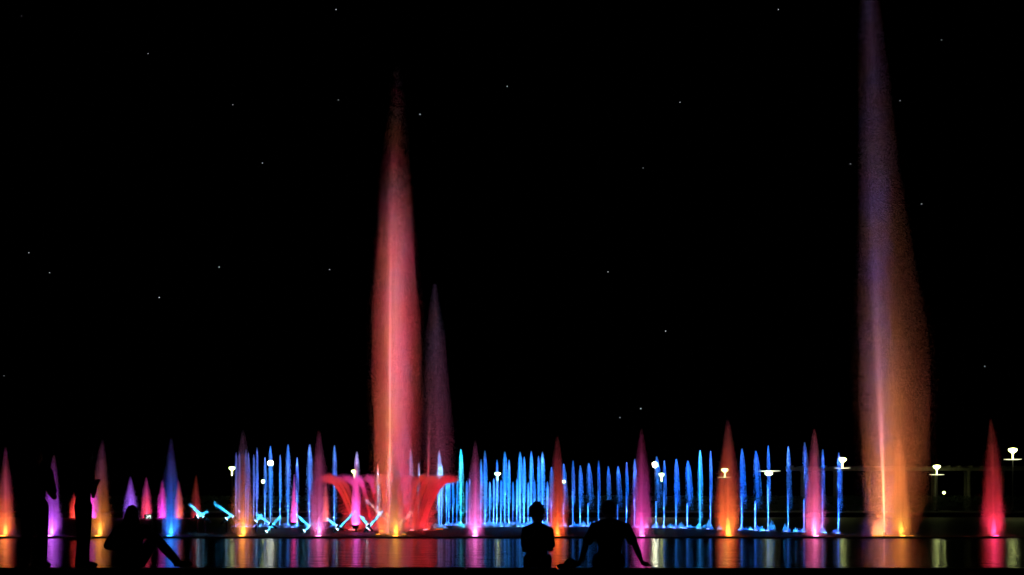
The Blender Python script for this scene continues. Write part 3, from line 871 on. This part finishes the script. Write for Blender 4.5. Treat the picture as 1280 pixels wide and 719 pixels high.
PY = 18.25
def ground_at(x, Y=PY): 
    return Vector(((x-640)/F*Y, Y, GZ + .03))
legs_hang = dict(hiL=(-.09,.05,.10), hiR=(.09,.05,.10), knL=(-.12,.47,.11), knR=(.13,.46,.11), anL=(-.12,.53,-.27), anR=(.13,.51,-.28), toL=(-.13,.69,-.33), toR=(.15,.67,-.34))
J = dict(pelvis=(0,0,.12), chest=(0,.01,.40), neck=(.0,.04,.575), head=(.0,.065,.700), shL=(-.145,.02,.475), shR=(.145,.02,.475),
         elL=(-.170,.08,.24), elR=(.175,.09,.25), haL=(-.05,.28,.22), haR=(.06,.29,.24), **legs_hang)
person('boy with short spiky hair sitting hunched on the pool edge, hands in lap', ground_at(672), 0, J, 1.13, shirt=M_NAVY, head_turn=-.55, head_tilt=-.05, spiky=.26, build=.92)
J = dict(pelvis=(0,-.02,.12), chest=(0,-.07,.44), neck=(-.01,-.06,.61), head=(-.012,-.03,.740), shL=(-.195,-.07,.515), shR=(.195,-.07,.515),
         elL=(-.31,-.13,.31), elR=(.315,-.13,.31), haL=(-.385,-.10,.075), haR=(.41,-.11,.075), hdL=(-.35,.25,-.12), hdR=(.5,.25,-.12), **legs_hang)
person('broad man in olive shirt leaning back on both arms at pool edge', ground_at(762), 0, J, 1.08, shirt=M_OLIVE, hairmat=M_HAIR, spiky=.04, grip=.15, build=1.12)
J = dict(pelvis=(0,0,.12), chest=(0,.02,.42), neck=(0,.04,.57), head=(.0,.06,.685), shL=(-.165,.03,.50), shR=(.165,.03,.50),
         elL=(-.31,.02,.30), elR=(.26,.15,.37), haL=(-.14,.20,.24), haR=(.215,.31,.56), hdR=(-.05,.1,1), hnR=(-1,0,0),
         hiL=(-.09,.05,.10), hiR=(.09,.05,.11), knL=(-.20,.40,.30), knR=(.24,.24,.40), anL=(-.08,.22,.08), anR=(.52,.30,.08), toL=(-.02,.40,.03), toR=(.66,.37,.04))
pt = person('long-haired picture taker sitting by the pool, holding up a glowing camera', ground_at(164, 18.0), 0, J, .98, shirt=M_BLACK, sleeve='long', hair_len=.30, hairmat=M_HAIR2, build=.98)
J = dict(pelvis=(0,0,.84), chest=(0,.01,1.12), neck=(0,.03,1.29), head=(0,.05,1.42), shL=(-.165,.02,1.22), shR=(.165,.02,1.22),
         elL=(-.235,.03,.93), elR=(.240,.03,.92), haL=(-.07,.23,1.04), haR=(.07,.23,1.04),
         hiL=(-.085,0,.80), hiR=(.085,0,.80), knL=(-.095,.02,.44), knR=(.10,.02,.44), anL=(-.10,-.01,.075), anR=(.105,-.01,.075), toL=(-.12,.15,.03), toR=(.13,.15,.03))
person('onlooker standing with bent arms in front of red-orange and magenta spray cones', ground_at(43, 18.1), 0, J, 1.0, shirt=M_GREY, trous=M_BLACK, build=.98)
J = dict(pelvis=(0,0,.84), chest=(0,.0,1.12), neck=(0,.02,1.29), head=(0,.05,1.42), shL=(-.13,.0,1.22), shR=(.13,.0,1.22),
         elL=(-.15,.02,.94), elR=(.15,.03,.93), haL=(-.05,.16,1.06), haR=(.07,.15,1.07),
         hiL=(-.06,0,.80), hiR=(.06,0,.80), knL=(-.065,.02,.44), knR=(.065,.0,.44), anL=(-.06,-.01,.075), anR=(.06,-.03,.075), toL=(-.065,.15,.03), toR=(.065,.13,.03))
person('slim onlooker standing side-on in front of the amber spray cone', ground_at(104, 18.1), -.55, J, .96, shirt=M_NAVY, trous=M_BLACK, hair_len=.12, build=.74)

# camera held by the picture taker: body, screen, lens barrel
cb = bmesh.new(); box(cb, -.055, .055, -.012, .012, -.033, .033)
bmesh.ops.bevel(cb, geom=list(cb.edges), offset=.005, segments=2, affect='EDGES')
co = pt.location + Vector((.135, .335, .665))
ct = empty('compact_camera', co, 'compact camera with small glowing screen held up by picture taker', 'camera')
link('camera_body', bm_mesh('camera_body', cb, M_STEEL), ct)
sbm = bmesh.new(); box(sbm, -.030, .032, -.0145, -.0122, -.024, .024)
SCR, nt, b = new_mat('screen')
b.inputs['Base Color'].default_value = (.02,.02,.02,1)
ck = nt.nodes.new('ShaderNodeTexNoise'); ck.inputs['Scale'].default_value = 45; ck.inputs['Detail'].default_value = 1
tcn = nt.nodes.new('ShaderNodeTexCoord'); nt.links.new(tcn.outputs['Object'], ck.inputs['Vector'])
rp = nt.nodes.new('ShaderNodeValToRGB'); rp.color_ramp.elements[0].position = .40; rp.color_ramp.elements[1].position = .52
rp.color_ramp.elements[0].color = (.02,.03,.05,1); rp.color_ramp.elements[1].color = (.75,1,.85,1)
nt.links.new(ck.outputs['Fac'], rp.inputs[0]); nt.links.new(rp.outputs[0], b.inputs['Emission Color']); b.inputs['Emission Strength'].default_value = 1.3
link('screen', bm_mesh('screen', sbm, SCR), ct)
lb = lathe([(0,0),(.024,0),(.024,.02),(.019,.022),(.019,.035),(0,.035)], 16)
lo = link('lens_barrel', bm_mesh('lens_barrel', lb, M_STEEL, True), ct); lo.location = (.0, .011, -.002); lo.rotation_euler[0] = -math.pi/2

# small slumped bag on the ground between the two sitters
bl = ground_at(711, 18.3)
bt = empty('small_bag', bl, 'small dark slumped bag on the ground between boy and man', 'bag')
bb = bmesh.new(); ellipsoid(bb, (.02,0,.062), (.085,.06,.066), 20, 14, lambda p: p*(1+.16*noise.noise(p*2.3)))
ellipsoid(bb, (-.085,0,.03), (.07,.05,.034), 16, 10, lambda p: p*(1+.16*noise.noise(p*2.9)))
for v in bb.verts: v.co.z = max(v.co.z, .001)
link('bag_body', remeshed('bag_body', bb, M_BAG, .008, 2), bt)
sbm = bmesh.new(); tube(sbm, [(-.05,-.03,.05),(-.02,-.06,.105),(.03,-.05,.13),(.07,-.03,.10),(.09,-.05,.02)], [.007]*5, 6)
link('strap', bm_mesh('strap', sbm, M_BLACK, True), bt)
